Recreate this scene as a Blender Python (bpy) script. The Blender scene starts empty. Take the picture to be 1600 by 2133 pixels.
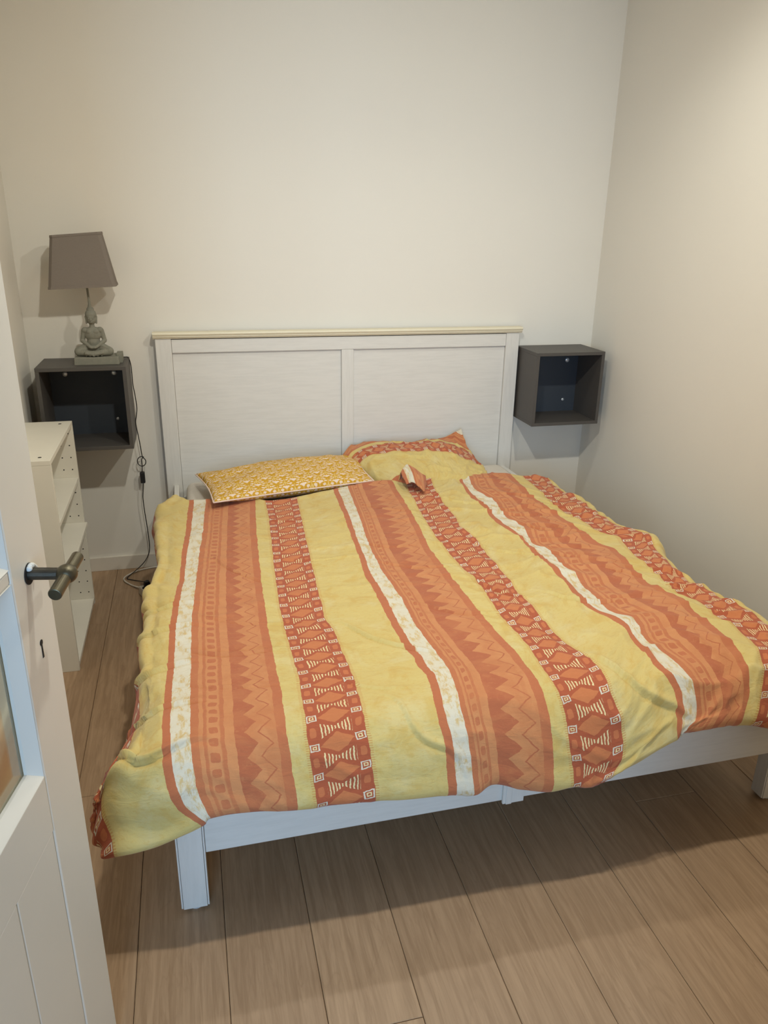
import bpy, bmesh, math, random
import numpy as np
from mathutils import Vector, Matrix
random.seed(7)
C = bpy.context.scene.collection
SC = bpy.context.scene

# ---------------------------------------------------------------- camera, light, exposure
cam_d = bpy.data.cameras.new('camera'); cam = bpy.data.objects.new('camera', cam_d); C.objects.link(cam)
cam.location = (0.0, -3.5666, 1.568)
cam.rotation_euler = (1.2128, -0.0155, -0.2428)
cam_d.sensor_fit = 'HORIZONTAL'; cam_d.sensor_width = 36.0; cam_d.lens = 1596.8/1600*36.0
cam_d.clip_start = 0.02
SC.camera = cam

CEIL = 2.62
W_STR, W_COL = 0.34, (0.80, 0.88, 1.0)          # daylight in the hall behind the open door
SPOT_W, SPOT_COL = 34.5, (1.0, 0.995, 0.90)
EXPO = 0.0
SPOT_ANG, AIM_Z = 156, .62       # the front pair is swivelled towards the back wall, the rear pair points down
HALL_W, HALL_COL = 78.0, (0.42, 0.68, 1.0)                # window of the hall, behind the doorway
world = bpy.data.worlds.new('world'); SC.world = world; world.use_nodes = True
bg = world.node_tree.nodes['Background']
bg.inputs[0].default_value = (*W_COL, 1); bg.inputs[1].default_value = W_STR
# ceiling downlights: (x, y, power factor)
SPOTS = [(0.33, -2.20, 2.0), (1.25, -2.20, 1.55), (0.33, -1.05, 0.55), (1.25, -1.05, 0.55)]
for k, (x, y, f) in enumerate(SPOTS):
    l = bpy.data.lights.new('downlight_lamp', 'SPOT'); l.energy = SPOT_W*f; l.color = SPOT_COL
    l.spot_size = math.radians(SPOT_ANG); l.spot_blend = 1.0; l.shadow_soft_size = 0.035
    lo = bpy.data.objects.new('downlight_lamp', l); C.objects.link(lo); lo.location = (x, y, CEIL-0.03)
    lo.rotation_euler = (Vector((0, AIM_Z, -1)) if y < -2 else Vector((0, -.25, -1))).to_track_quat('-Z', 'Y').to_euler()
SC.view_settings.view_transform = 'Standard'; SC.view_settings.look = 'None'
SC.view_settings.exposure = EXPO; SC.view_settings.gamma = 1.0
SC.view_settings.use_curve_mapping = False

hl = bpy.data.lights.new('hall_window_light', 'AREA'); hl.shape = 'RECTANGLE'; hl.size = 1.0; hl.size_y = 1.5; hl.energy = HALL_W; hl.color = HALL_COL
ho = bpy.data.objects.new('hall_window_light', hl); C.objects.link(ho); ho.location = (-0.62, -5.3, 1.4); ho.rotation_euler = (math.radians(88), 0, 0)

# ---------------------------------------------------------------- helpers
def lin(r, g, b):
    f = lambda c: (c/255/12.92) if c/255 <= .04045 else ((c/255+.055)/1.055)**2.4
    return (f(r), f(g), f(b), 1.0)

class G:
    """tiny expression helper that builds shader nodes"""
    def __init__(s, name, rough=.6, metal=0.0, spec=.5):
        s.m = bpy.data.materials.new(name); s.m.use_nodes = True
        s.t = s.m.node_tree; s.b = s.t.nodes['Principled BSDF']
        s.b.inputs['Roughness'].default_value = rough; s.b.inputs['Metallic'].default_value = metal
        s.b.inputs['Specular IOR Level'].default_value = spec
    def n(s, typ, **kw):
        o = s.t.nodes.new(typ)
        for k, v in kw.items(): setattr(o, k, v)
        return o
    def put(s, sock, v):
        if isinstance(v, E): s.t.links.new(v.s, sock)
        elif isinstance(v, bpy.types.NodeSocket): s.t.links.new(v, sock)
        else: sock.default_value = v
    def math(s, op, *a):
        o = s.n('ShaderNodeMath', operation=op)
        for i, v in enumerate(a): s.put(o.inputs[i], v)
        return E(s, o.outputs[0])
    def mix(s, f, a, b, typ='MIX'):
        o = s.n('ShaderNodeMix', data_type='RGBA', blend_type=typ)
        s.put(o.inputs[0], f); s.put(o.inputs[6], a); s.put(o.inputs[7], b)
        return o.outputs[2]
    def vec(s, x, y, z=0.0):
        o = s.n('ShaderNodeCombineXYZ')
        for i, v in enumerate((x, y, z)): s.put(o.inputs[i], v)
        return o.outputs[0]
    def sep(s, v):
        o = s.n('ShaderNodeSeparateXYZ'); s.t.links.new(v, o.inputs[0]); return [E(s, o.outputs[i]) for i in range(3)]
    def noise(s, v, scale, detail=3, rough=.55, dist=0.0, color=False):
        o = s.n('ShaderNodeTexNoise'); s.t.links.new(v, o.inputs['Vector'])
        o.inputs['Scale'].default_value = scale; o.inputs['Detail'].default_value = detail
        o.inputs['Roughness'].default_value = rough; o.inputs['Distortion'].default_value = dist
        return o.outputs[1] if color else E(s, o.outputs[0])
    def obj(s): return s.n('ShaderNodeTexCoord').outputs['Object']
    def uv(s):
        o = s.n('ShaderNodeUVMap'); o.uv_map = 'pattern'; return o.outputs[0]
    def scale(s, v, k):
        o = s.n('ShaderNodeVectorMath', operation='MULTIPLY'); s.t.links.new(v, o.inputs[0]); o.inputs[1].default_value = k; return o.outputs[0]
    def addv(s, v, w):
        o = s.n('ShaderNodeVectorMath', operation='ADD'); s.put(o.inputs[0], v); s.put(o.inputs[1], w); return o.outputs[0]
    def ramp(s, f, a, b):   # smooth 0..1 map
        o = s.n('ShaderNodeMapRange', interpolation_type='SMOOTHSTEP'); s.put(o.inputs[0], f)
        o.inputs[1].default_value = a; o.inputs[2].default_value = b; return E(s, o.outputs[0])
    def color(s, c): s.put(s.b.inputs['Base Color'], c)
    def bump(s, h, strength=.2, dist=.01):
        o = s.n('ShaderNodeBump'); o.inputs['Strength'].default_value = strength; o.inputs['Distance'].default_value = dist
        s.put(o.inputs['Height'], h); s.t.links.new(o.outputs[0], s.b.inputs['Normal'])

class E:
    def __init__(s, g, sock): s.g = g; s.s = sock
    def __add__(s, o): return s.g.math('ADD', s, o)
    def __radd__(s, o): return s.g.math('ADD', o, s)
    def __sub__(s, o): return s.g.math('SUBTRACT', s, o)
    def __rsub__(s, o): return s.g.math('SUBTRACT', o, s)
    def __mul__(s, o): return s.g.math('MULTIPLY', s, o)
    def __rmul__(s, o): return s.g.math('MULTIPLY', o, s)
    def __truediv__(s, o): return s.g.math('DIVIDE', s, o)
    def __gt__(s, o): return s.g.math('GREATER_THAN', s, o)
    def __lt__(s, o): return s.g.math('LESS_THAN', s, o)
    def fract(s): return s.g.math('FRACT', s)
    def floor(s): return s.g.math('FLOOR', s)
    def abs(s): return s.g.math('ABSOLUTE', s)
    def min(s, o): return s.g.math('MINIMUM', s, o)
    def max(s, o): return s.g.math('MAXIMUM', s, o)
    def pow(s, o): return s.g.math('POWER', s, o)
    def within(s, a, b): return (s > a)*(s < b)

# ---------------------------------------------------------------- materials
def plain(name, col, rough=.6, metal=0.0, var=.05, scale=8, bump=0.0, spec=.5):
    g = G(name, rough, metal, spec); o = g.obj(); n = g.noise(o, scale, 4)
    c2 = tuple(x*(1-var*2) for x in col[:3])+(1,)
    g.color(g.mix(n, col, c2))
    if bump: g.bump(g.noise(o, scale*20, 3), bump, .002)
    return g.m

def wall_paint():
    g = G('wall_paint', .85, 0, .25); o = g.obj()
    g.color(g.mix(g.noise(o, 1.3, 3), lin(226, 221, 210), lin(221, 215, 204)))
    g.bump(g.noise(o, 260, 2)*.7+g.noise(o, 60, 2)*.5, .10, .002)
    return g.m
M = {}
M['wall'] = wall_paint()
M['ceiling'] = plain('ceiling_paint', lin(235, 232, 224), .9)
M['skirting'] = plain('skirting_paint', lin(222, 214, 200), .5)
M['door'] = plain('door_gloss_paint', lin(230, 226, 216), .38, var=.03, scale=5, bump=.05)
M['dark'] = plain('charcoal_foil', lin(78, 74, 70), .5, var=.06, scale=30, bump=.05)
M['dark_shaded'] = plain('charcoal_shaded_back', lin(54, 60, 68), .6, var=.04)  # shade inside the open cabinets put into the back colour, darker and bluer
M['steel'] = plain('screw_steel', lin(225, 228, 230), .25, .55)
M['shelf'] = plain('bookcase_foil', lin(224, 218, 203), .45, var=.03, scale=14)
M['hole'] = plain('peg_hole_black', lin(22, 20, 18), .8)
M['stone'] = plain('grey_cast_stone', lin(138, 136, 122), .8, var=.16, scale=60, bump=.3)
M['bronze'] = plain('aged_brass', lin(104, 97, 78), .36, .8, var=.2, scale=60, bump=.15)
M['iron'] = plain('worn_steel', lin(92, 88, 80), .4, .8, var=.3, scale=50, bump=.15)
M['black_rubber'] = plain('black_cable', lin(24, 22, 22), .5)
M['white_plastic'] = plain('white_plastic', lin(214, 206, 192), .45)
M['sheet'] = plain('white_cotton', lin(222, 214, 202), .9, bump=.2, scale=30)
M['felt'] = plain('clear_pad', lin(190, 196, 200), .3)
M['plaster'] = plain('chipped_plaster', lin(225, 225, 220), .9, bump=.5)
M['pipe'] = plain('pink_piping', lin(232, 208, 192), .8)

def bedwood(name, axis):
    g = G(name, .5, 0, .4); o = g.obj()
    st = [7, 7, 7]; st[axis] = .6
    v = g.scale(o, tuple(st))
    n = g.noise(v, 14, 5, .65); n2 = g.noise(v, 2.2, 3)
    c = g.mix(g.ramp(n, .35, .7), lin(218, 215, 208), lin(211, 208, 201))
    c = g.mix(n2*.2, c, lin(205, 202, 196))
    g.color(c); g.bump(n, .25, .0015)
    return g.m
M['bed_x'] = bedwood('white_stained_wood', 0); M['bed_y'] = bedwood('white_stained_wood_rail', 1); M['bed_z'] = bedwood('white_stained_wood_post', 2)
g = G('cream_stained_top', .45); g.color(g.mix(g.noise(g.scale(g.obj(), (.8, 9, 9)), 9, 4), lin(228, 220, 196), lin(214, 205, 178))); M['cap'] = g.m

def oak():
    g = G('oak_laminate', .42, 0, .45); o = g.obj()
    r = g.n('ShaderNodeObjectInfo').outputs['Random']; R = E(g, r)
    off = g.vec(R*37.0, R*91.0, R*13.0)
    p = g.addv(o, off)
    grain = g.noise(g.scale(p, (26, 1.6, 1)), 3.2, 6, .62, .6)
    fine = g.noise(g.scale(p, (150, 5, 1)), 2.0, 4, .6)
    cath = g.noise(g.scale(p, (7, .9, 1)), 1.9, 3, .5, 1.6)
    rings = ((cath*9.0).fract()-.5).abs()*2.0
    knot = g.ramp(g.noise(g.scale(p, (5.5, 2.2, 1)), 1.15, 2, .4), .70, .80)
    c = g.mix(g.ramp(grain, .3, .72), lin(174, 144, 113), lin(150, 121, 92))
    c = g.mix(g.ramp(fine, .5, .75)*.25, c, lin(132, 104, 78))
    c = g.mix(g.ramp(rings, .55, 1.0)*g.ramp(cath, .45, .62)*.35, c, lin(140, 112, 84))
    c = g.mix(knot*.35, c, lin(112, 88, 66))
    c = g.mix(R*.22, c, lin(140, 112, 86))
    g.color(c); g.bump(fine*.6+grain*.4, .12, .001)
    return g.m
M['oak'] = oak()

YEL, OCH, PALE = lin(207, 185, 118), lin(200, 165, 88), lin(211, 196, 144)
RED, ORG, LORG, DRED = lin(184, 110, 74), lin(191, 122, 80), lin(200, 136, 90), lin(176, 102, 70)
WHT, CRM, DORG = lin(214, 206, 186), lin(226, 206, 156), lin(200, 124, 80)

def print_fabric(name='printed_cotton'):
    g = G(name, .88, 0, .2)
    uv = g.uv(); su, sv, _ = g.sep(uv)
    pv = g.vec(su*.6, sv, 0.0)                      # metres on the cloth
    nz = g.noise(pv, 38, 3, .6, 0, True); wx, wy, _ = g.sep(nz)
    nz2 = g.noise(pv, 11, 2, .5, 0, True); wx2, wy2, _ = g.sep(nz2)
    u = su+(wx-.5)*.012+(wx2-.5)*.012
    v = sv+(wy-.5)*.010+(wy2-.5)*.010
    f = u.fract()
    blot = g.noise(g.scale(pv, (1, .8, 1)), 16, 5, .62, .8)
    fine = g.noise(pv, 70, 4, .6)
    # yellow ground with ochre and pale brush marks
    c = g.mix(g.ramp(blot, .50, .66)*.55, YEL, OCH)
    c = g.mix(g.ramp(g.noise(pv, 9, 4, .6, .5), .48, .7)*.6, c, PALE)
    def lay(mask, col):
        nonlocal c
        c = g.mix(mask, c, col)
    c = g.mix(g.ramp(g.noise(g.scale(pv, (1, 1.6, 1)), 75, 4, .7, .6), .50, .68)*.45, c, OCH)
    # white strip with ochre brush marks, framed in red
    lay(f < .124, RED)
    mark = g.ramp(g.noise(g.scale(pv, (1.5, .8, 1)), 34, 5, .72, .3), .46, .62)*g.ramp(g.noise(pv, 9, 2), .36, .50)
    wcol = g.mix(mark*.7, WHT, OCH)
    lay(f.within(.036, .114), wcol)
    # orange border: ladder of rounded squares and a zigzag
    z = f.within(.114, .455)
    zc = g.mix(fine*.5, RED, ORG)
    def zl(mask, col):
        nonlocal zc
        zc = g.mix(mask, zc, col)
    zl(f.within(.145, .161), LORG)
    zl(f.within(.171, .219), ORG); zl(f.within(.174, .216), LORG)
    q = ((v/.0345).fract()-.5)*.0345; x = (f-.195)*.6
    sq = (x/.0092).abs().pow(4)+(q/.0100).abs().pow(4)
    zl(sq < 1.0, RED)
    zl(f.within(.232, .266), LORG)
    zl(f.within(.266, .417), DRED)
    tri = ((v/.060).fract()-.5).abs()*2.0
    a = .300+tri*.048
    lg = g.mix(g.ramp(blot, .42, .62)*.7, LORG, ORG)
    zl((f > a)*(f < .417), lg)
    d = (f-(a+.052)).abs()
    zl((d < .0035)*(f < .417), DRED)
    zl(f.within(.417, .455), RED)
    zc = g.mix(g.ramp(g.noise(pv, 13, 5, .65, .5), .45, .62)*.45, zc, ORG)
    zc = g.mix(g.ramp(g.noise(pv, 60, 4, .7), .56, .70)*.35, zc, LORG)
    c = g.mix(z, c, zc)
    # dark red band with diamonds, tally strokes and framed squares
    X = (f-.53)/.22
    P = (v/.069+(X-.5)*.38)
    p = P.fract(); dp = (p-.5).abs()
    dc = g.mix(fine*.6, lin(168, 86, 58), lin(180, 98, 66))
    def dl(mask, col):
        nonlocal dc
        dc = g.mix(mask, dc, col)
    xc = (X-.5).abs()
    dia = xc/.30+dp/.33
    dl(dia < 1.0, g.mix(fine, DORG, lin(190, 114, 72)))
    qq = .5-dp
    band = (xc < .29)*(qq < (xc*.80+.050))*(((X*16.5)+(wx-.5)*.6).fract() < .40)*(dia > 1.10)
    dl(band, CRM)
    xs = (xc-.40).abs()
    rect = (xs/.052).pow(4)+(qq/.15).pow(4)
    dl(rect < 1.0, lin(194, 114, 74))
    sqd = (xs/.088).max(dp/.125)
    dl((sqd < 1.0)*(sqd > .74), WHT); dl((sqd < .46)*(sqd > .22), CRM)
    dmask = f.within(.53, .75)
    # fringe dashes either side
    fr = (f.within(.517, .53).max(f.within(.75, .763)))*((sv/.0055).fract() < .45)
    c = g.mix(fr*.55, c, lin(190, 128, 70))
    c = g.mix(dmask, c, dc)
    g.color(c)
    wv = g.noise(pv, 900, 1)
    wr = g.noise(g.scale(pv, (1.0, 2.3, 1)), 22, 5, .6, .8)
    g.bump(wv*.12+wr*.9, .5, .006)
    g.b.inputs['Sheen Weight'].default_value = .15
    return g.m
M['print'] = print_fabric()

def floral():
    g = G('mustard_floral_cotton', .88, 0, .2)
    uv = g.uv(); u0, v0, _ = g.sep(uv)     # metres
    pv = g.vec(u0, v0, 0.0)
    w = g.noise(pv, 60, 2, .5, 0, True); wx, wy, _ = g.sep(w)
    u = u0+(wx-.5)*.008; v = v0+(wy-.5)*.008
    base = g.mix(g.noise(pv, 20, 3), lin(204, 158, 54), lin(190, 143, 44))
    c = base
    PNK, STM = lin(226, 204, 184), lin(222, 194, 126)
    for ox, oy in ((0, 0), (.5, .5)):
        a = ((u/.080+ox).fract()-.5)*.080; b = ((v/.092+oy).fract()-.5)*.092
        # stem lattice
        st = ((a.abs()-((b*71.4).abs()*.0+.012)).abs() < .0016)*(b.abs() < .030)
        st2 = (a.abs() < .0014)*(b.abs() < .038)
        st3 = ((a.abs()+b*.9).abs() < .0018)*(a.abs() < .026)
        m = st2.max(st3).max(((a.abs()-b*.8-.012).abs() < .0016)*(a.abs() < .028))
        c = g.mix(m*.9, c, STM)
        # flower head: three lobes
        for fx, fy, rx, ry in ((0, .024, .0085, .0095), (.0095, .020, .007, .006), (.0225, .004, .0085, .0045), (.019, -.013, .0075, .004), (.026, .018, .0045, .0035), (.010, -.028, .006, .004), (.010, .004, .0045, .003)):
            e = ((a.abs()-fx)/(rx*.92)).pow(2)+((b-fy)/(ry*.92)).pow(2)
            c = g.mix(e < 1.0, c, PNK)
    g.color(c)
    g.bump(g.noise(pv, 700, 1)*.2+g.noise(pv, 20, 3), .2, .004)
    return g.m
M['floral'] = floral()

g = G('taupe_linen_shade', .9, 0, .2); o = g.obj()
wv = g.noise(g.scale(o, (1, 1, 14)), 70, 3)+g.noise(g.scale(o, (14, 14, 1)), 70, 3)
g.color(g.mix(wv*.5, lin(132, 123, 114), lin(114, 105, 97))); g.bump(wv, .2, .001)
M['shade'] = g.m
g = G('window_glass', .04, 0, .6); g.b.inputs['Transmission Weight'].default_value = 1.0
n = g.noise(g.obj(), 5, 2)
g.color(g.mix(n, (.90, .93, .80, 1), (.86, .90, .76, 1))); g.b.inputs['IOR'].default_value = 1.45
g.bump(n, .05, .01)
M['glass'] = g.m
g = G('lamp_diffuser', .5); g.b.inputs['Emission Color'].default_value = (1, .93, .82, 1); g.b.inputs['Emission Strength'].default_value = 6
M['diffuser'] = g.m

# ---------------------------------------------------------------- mesh helpers
def link(name, me, mat, parent=None):
    o = bpy.data.objects.new(name, me); C.objects.link(o)
    if mat and not me.materials: me.materials.append(mat)
    if parent: o.parent = parent
    return o
def build(name, bm, mat, parent=None, smooth=False, bevel=0.0, seg=2):
    me = bpy.data.meshes.new(name); bmesh.ops.recalc_face_normals(bm, faces=bm.faces[:]); bm.to_mesh(me); bm.free()
    if smooth:
        for p in me.polygons: p.use_smooth = True
    o = link(name, me, mat, parent)
    if bevel:
        b = o.modifiers.new('bevel', 'BEVEL'); b.width = bevel; b.segments = seg; b.limit_method = 'ANGLE'
        b.harden_normals = False
    return o
def hexa(bm, c8):
    """c8: bottom 4 (ccw) then top 4"""
    v = [bm.verts.new(p) for p in c8]
    for f in ((3, 2, 1, 0), (4, 5, 6, 7), (0, 1, 5, 4), (1, 2, 6, 5), (2, 3, 7, 6), (3, 0, 4, 7)):
        bm.faces.new([v[i] for i in f])
    return v
def box(bm, x0, x1, y0, y1, z0, z1):
    return hexa(bm, [(x0, y0, z0), (x1, y0, z0), (x1, y1, z0), (x0, y1, z0), (x0, y0, z1), (x1, y0, z1), (x1, y1, z1), (x0, y1, z1)])
def boxo(name, mat, parent, x0, x1, y0, y1, z0, z1, bevel=.002):
    bm = bmesh.new(); box(bm, x0, x1, y0, y1, z0, z1); return build(name, bm, mat, parent, bevel=bevel)
def cyl(bm, a, b, r0, r1=None, n=24, cap=True):
    r1 = r0 if r1 is None else r1
    a = Vector(a); b = Vector(b); d = (b-a).normalized()
    s = d.orthogonal().normalized(); t = d.cross(s)
    A = [bm.verts.new(a+(s*math.cos(2*math.pi*i/n)+t*math.sin(2*math.pi*i/n))*r0) for i in range(n)]
    B = [bm.verts.new(b+(s*math.cos(2*math.pi*i/n)+t*math.sin(2*math.pi*i/n))*r1) for i in range(n)]
    for i in range(n): bm.faces.new([A[i], A[(i+1) % n], B[(i+1) % n], B[i]])
    if cap: bm.faces.new(A[::-1]); bm.faces.new(B)
def ball(bm, c, r, seg=20, rot=None):
    m = Matrix.Translation(Vector(c)) @ (rot if rot else Matrix.Identity(4)) @ Matrix.Diagonal((*((r, r, r) if isinstance(r, (int, float)) else r), 1))
    bmesh.ops.create_uvsphere(bm, u_segments=seg, v_segments=seg//2+2, radius=1, matrix=m)
def catmull(pts, k=8):
    P = [Vector(p) for p in pts]; out = []
    for i in range(len(P)-1):
        p0 = P[max(i-1, 0)]; p1 = P[i]; p2 = P[i+1]; p3 = P[min(i+2, len(P)-1)]
        for j in range(k):
            t = j/k
            out.append(.5*((2*p1)+(p2-p0)*t+(2*p0-5*p1+4*p2-p3)*t*t+(3*p1-p0-3*p2+p3)*t**3))
    out.append(P[-1]); return out
def tube(bm, pts, r, n=10, closed=False):
    P = [Vector(p) for p in pts]; rings = []; prev = None
    N = len(P)
    for i, p in enumerate(P):
        d = (P[(i+1) % N]-P[i-1]) if closed else (P[min(i+1, N-1)]-P[max(i-1, 0)])
        d.normalize()
        s = d.orthogonal().normalized() if prev is None else (prev-d*prev.dot(d)).normalized()
        prev = s; t = d.cross(s)
        rings.append([bm.verts.new(p+(s*math.cos(2*math.pi*j/n)+t*math.sin(2*math.pi*j/n))*r) for j in range(n)])
    for i in range(N if closed else N-1):
        A, B = rings[i], rings[(i+1) % N]
        for j in range(n): bm.faces.new([A[j], A[(j+1) % n], B[(j+1) % n], B[j]])
    if not closed: bm.faces.new(rings[0][::-1]); bm.faces.new(rings[-1])
def empty(name, loc=(0, 0, 0), label=None, cat=None, group=None, kind=None):
    o = bpy.data.objects.new(name, None); C.objects.link(o); o.location = loc; o.empty_display_size = .1
    return tag(o, label, cat, group, kind)
def tag(o, label=None, cat=None, group=None, kind=None):
    if label: o['label'] = label
    if cat: o['category'] = cat
    if group: o['group'] = group
    if kind: o['kind'] = kind
    return o
# parts are built in world coordinates, then handed to their empty without moving
def adopt(root):
    bpy.context.view_layer.update()
    for ch in root.children: ch.matrix_parent_inverse = root.matrix_world.inverted()

# ---------------------------------------------------------------- the room
XL, XR = -0.674, 1.973
YF = -3.17                       # front wall, with the doorway the picture is taken through
DX0, DX1 = -0.43, 0.62
def struct(name, mat, *b, bevel=0.0): 
    bm = bmesh.new(); box(bm, *b); return tag(build(name, bm, mat, bevel=bevel), kind='structure')
struct('wall_back', M['wall'], XL-.12, XR+.12, 0, .12, -.012, CEIL)
struct('wall_left', M['wall'], XL-.12, XL, YF-.14, 0, -.012, CEIL)
struct('wall_right', M['wall'], XR, XR+.12, YF-.14, 0, -.012, CEIL)
bm = bmesh.new(); box(bm, XL, DX0, YF-.14, YF, 0, CEIL); box(bm, DX1, XR, YF-.14, YF, 0, CEIL); box(bm, DX0, DX1, YF-.14, YF, 2.10, CEIL)
tag(build('wall_front', bm, M['wall']), kind='structure')
bm = bmesh.new(); t = .03
box(bm, DX0-t, DX0, YF-.15, YF+.012, 0, 2.13); box(bm, DX1, DX1+t, YF-.15, YF+.012, 0, 2.13); box(bm, DX0, DX1, YF-.15, YF+.012, 2.10, 2.13)
tag(build('trim_1', bm, M['door'], bevel=.002), kind='structure')
struct('ceiling', M['ceiling'], XL-.12, XR+.12, YF-.14, .12, CEIL, CEIL+.1)
struct('baseboard_back', M['skirting'], XL, XR, -.015, 0, .0, .068, bevel=.0015)
struct('baseboard_right', M['skirting'], XR-.015, XR, YF, -.016, .0, .068, bevel=.0015)
struct('baseboard_left', M['skirting'], XL, XL+.015, YF, -.016, .0, .068, bevel=.0015)

floor = struct('floor', M['hole'], XL-.12, XR+.12, -4.6, .12, -.06, -.0125)
def plank_mesh(w, l):
    bm = bmesh.new(); b = .0014; g_ = .0006
    x0, x1, y0, y1 = g_, w-g_, g_, l-g_
    lo = [(x0, y0, -.012), (x1, y0, -.012), (x1, y1, -.012), (x0, y1, -.012)]
    mi = [(x, y, -b*.8) for x, y, _ in lo]
    hi = [(x0+b, y0+b, 0), (x1-b, y0+b, 0), (x1-b, y1-b, 0), (x0+b, y1-b, 0)]
    L = [[bm.verts.new(p) for p in r] for r in (lo, mi, hi)]
    for a, c in ((0, 1), (1, 2)):
        for i in range(4): bm.faces.new([L[a][i], L[a][(i+1) % 4], L[c][(i+1) % 4], L[c][i]])
    bm.faces.new(L[2]); bm.faces.new(L[0][::-1])
    me = bpy.data.meshes.new('plank'); bm.to_mesh(me); bm.free(); me.materials.append(M['oak']); return me
PM = {}
PW, PL = .198, 1.38
k0 = math.floor((XL-.0-.182)/PW); k1 = math.ceil((XR-.182)/PW)
offs = {0: -2.48}
rr = random.Random(3)
used_off = [-1.78, -.55, -1.62, -.2, -1.5, -.35, -1.75, -.5, -1.6, -.1, -.62, -1.7, -1.42, -.4, -1.55]
for n_, k in enumerate(range(k0, k1)):
    x0 = max(.182+k*PW, XL); x1 = min(.182+(k+1)*PW, XR)
    if x1-x0 < .01: continue
    j = offs.get(k, used_off[n_ % len(used_off)])
    while j < 0: j += PL
    y = j
    while y > -4.55:
        a, b = max(y-PL, -4.55), min(y, -.0)
        if b-a > .02:
            key = (round(x1-x0, 4), round(b-a, 4))
            if key not in PM: PM[key] = plank_mesh(*key)
            o = bpy.data.objects.new('plank', PM[key]); C.objects.link(o); o.parent = floor
            o.location = (x0, a, rr.uniform(-.0002, .0002))
        y -= PL

# recessed ceiling downlights
for k, (x, y, f) in enumerate(SPOTS):
    nm = ['left of the pair above the foot of the bed', 'right of the pair above the foot of the bed', 'left of the pair above the middle of the bed', 'right of the pair above the middle of the bed'][k]
    r = empty('ceiling_downlight', (x, y, CEIL), 'round recessed ceiling downlight, '+nm, 'light', 'downlights in the ceiling')
    bm = bmesh.new(); pr = [(.030, -.001), (.034, -.004), (.043, -.004), (.045, 0)]
    n = 32; R_ = [[bm.verts.new((q[0]*math.cos(2*math.pi*i/n), q[0]*math.sin(2*math.pi*i/n), q[1])) for i in range(n)] for q in pr]
    for a, b in zip(R_, R_[1:]):
        for i in range(n): bm.faces.new([a[i], a[(i+1) % n], b[(i+1) % n], b[i]])
    build('trim_ring', bm, M['white_plastic'], r, smooth=True)
    bm = bmesh.new(); cyl(bm, (0, 0, -.0005), (0, 0, -.002), .030, n=32); build('diffuser', bm, M['diffuser'], r)

# ---------------------------------------------------------------- bed frame
bed = empty('bed_frame', (.70, -1.05, 0), 'white stained wooden double bed frame with panelled headboard against the back wall', 'bed')
HX0, HX1, FX0, FX1 = -.147, 1.556, -.115, 1.600
boxo('headboard_post', M['bed_z'], bed, HX0, HX0+.068, -.052, -.017, 0, 1.090, .002)
boxo('headboard_post', M['bed_z'], bed, HX1-.066, HX1, -.052, -.017, 0, 1.090, .002)
boxo('headboard_top_rail', M['bed_x'], bed, HX0+.069, HX1-.067, -.050, -.020, 1.028, 1.086, .0015)
boxo('headboard_bottom_rail', M['bed_x'], bed, HX0+.069, HX1-.067, -.050, -.020, .25, .36, .0015)
boxo('headboard_stile', M['bed_z'], bed, .678, .735, -.049, -.020, .36, 1.0275, .0015)
boxo('headboard_panel', M['bed_x'], bed, HX0+.069, .6775, -.038, -.022, .36, 1.0275, .0005)
boxo('headboard_panel', M['bed_x'], bed, .7355, HX1-.067, -.038, -.022, .36, 1.0275, .0005)
# moulded cap
bm = bmesh.new(); prof = [(-.017, 1.0905), (-.056, 1.0905), (-.058, 1.0945), (-.0625, 1.098), (-.0625, 1.103), (-.066, 1.106), (-.068, 1.111), (-.066, 1.116), (-.060, 1.118), (-.017, 1.118)]
A = [bm.verts.new((HX0-.009, y, z)) for y, z in prof]; B = [bm.verts.new((HX1+.010, y, z)) for y, z in prof]
for i in range(len(prof)): j = (i+1) % len(prof); bm.faces.new([A[i], A[j], B[j], B[i]])
bm.faces.new(A[::-1]); bm.faces.new(B)
tag(build('headboard_cap', bm, M['cap'], bed, bevel=.0006), 'cream coloured moulded cap')
# foot end
def footpost(x0, x1, y):
    bm = bmesh.new()      # rounded corner strips either side of a flat face, separated by fine grooves
    box(bm, x0+.005, x1-.005, y, y+.045, .008, .40)
    box(bm, x0, x0+.0042, y+.0015, y+.045, .010, .40); box(bm, x1-.0042, x1, y+.0015, y+.045, .010, .40)
    return build('foot_post', bm, M['bed_z'], bed, bevel=.001)
footpost(FX0, FX0+.0665, -2.097); footpost(FX1-.0665, FX1, -2.080)
for x, y in ((FX0+.035, -2.076), (FX1-.035, -2.060)):
    bm = bmesh.new(); cyl(bm, (x, y, 0), (x, y, .008), .016, n=20); build('foot_pad', bm, M['felt'], bed)
    
y0f, y1f = -2.090, -2.073
def skew(name, mat, x0, x1, ya, yb, th, z0, z1, bevel=.002):
    bm = bmesh.new()
    hexa(bm, [(x0, ya, z0), (x1, yb, z0), (x1, yb+th, z0), (x0, ya+th, z0), (x0, ya, z1), (x1, yb, z1), (x1, yb+th, z1), (x0, ya+th, z1)])
    return build(name, bm, mat, bed, bevel=bevel)
skew('foot_rail', M['bed_x'], FX0+.0670, FX1-.067, y0f+.001, y1f+.001, .022, .165, .40)
# trim over the middle of the foot rail
yl = lambda x: y0f+(x-FX0)/(FX1-FX0)*(y1f-y0f)
skew('foot_stile', M['bed_z'], .706, .765, yl(.706)-.008, yl(.765)-.008, .0075, .160, .40, .001)
skew('foot_stile_bead', M['bed_z'], .714, .730, yl(.714)-.011, yl(.730)-.011, .0025, .160, .40, .001)
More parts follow.
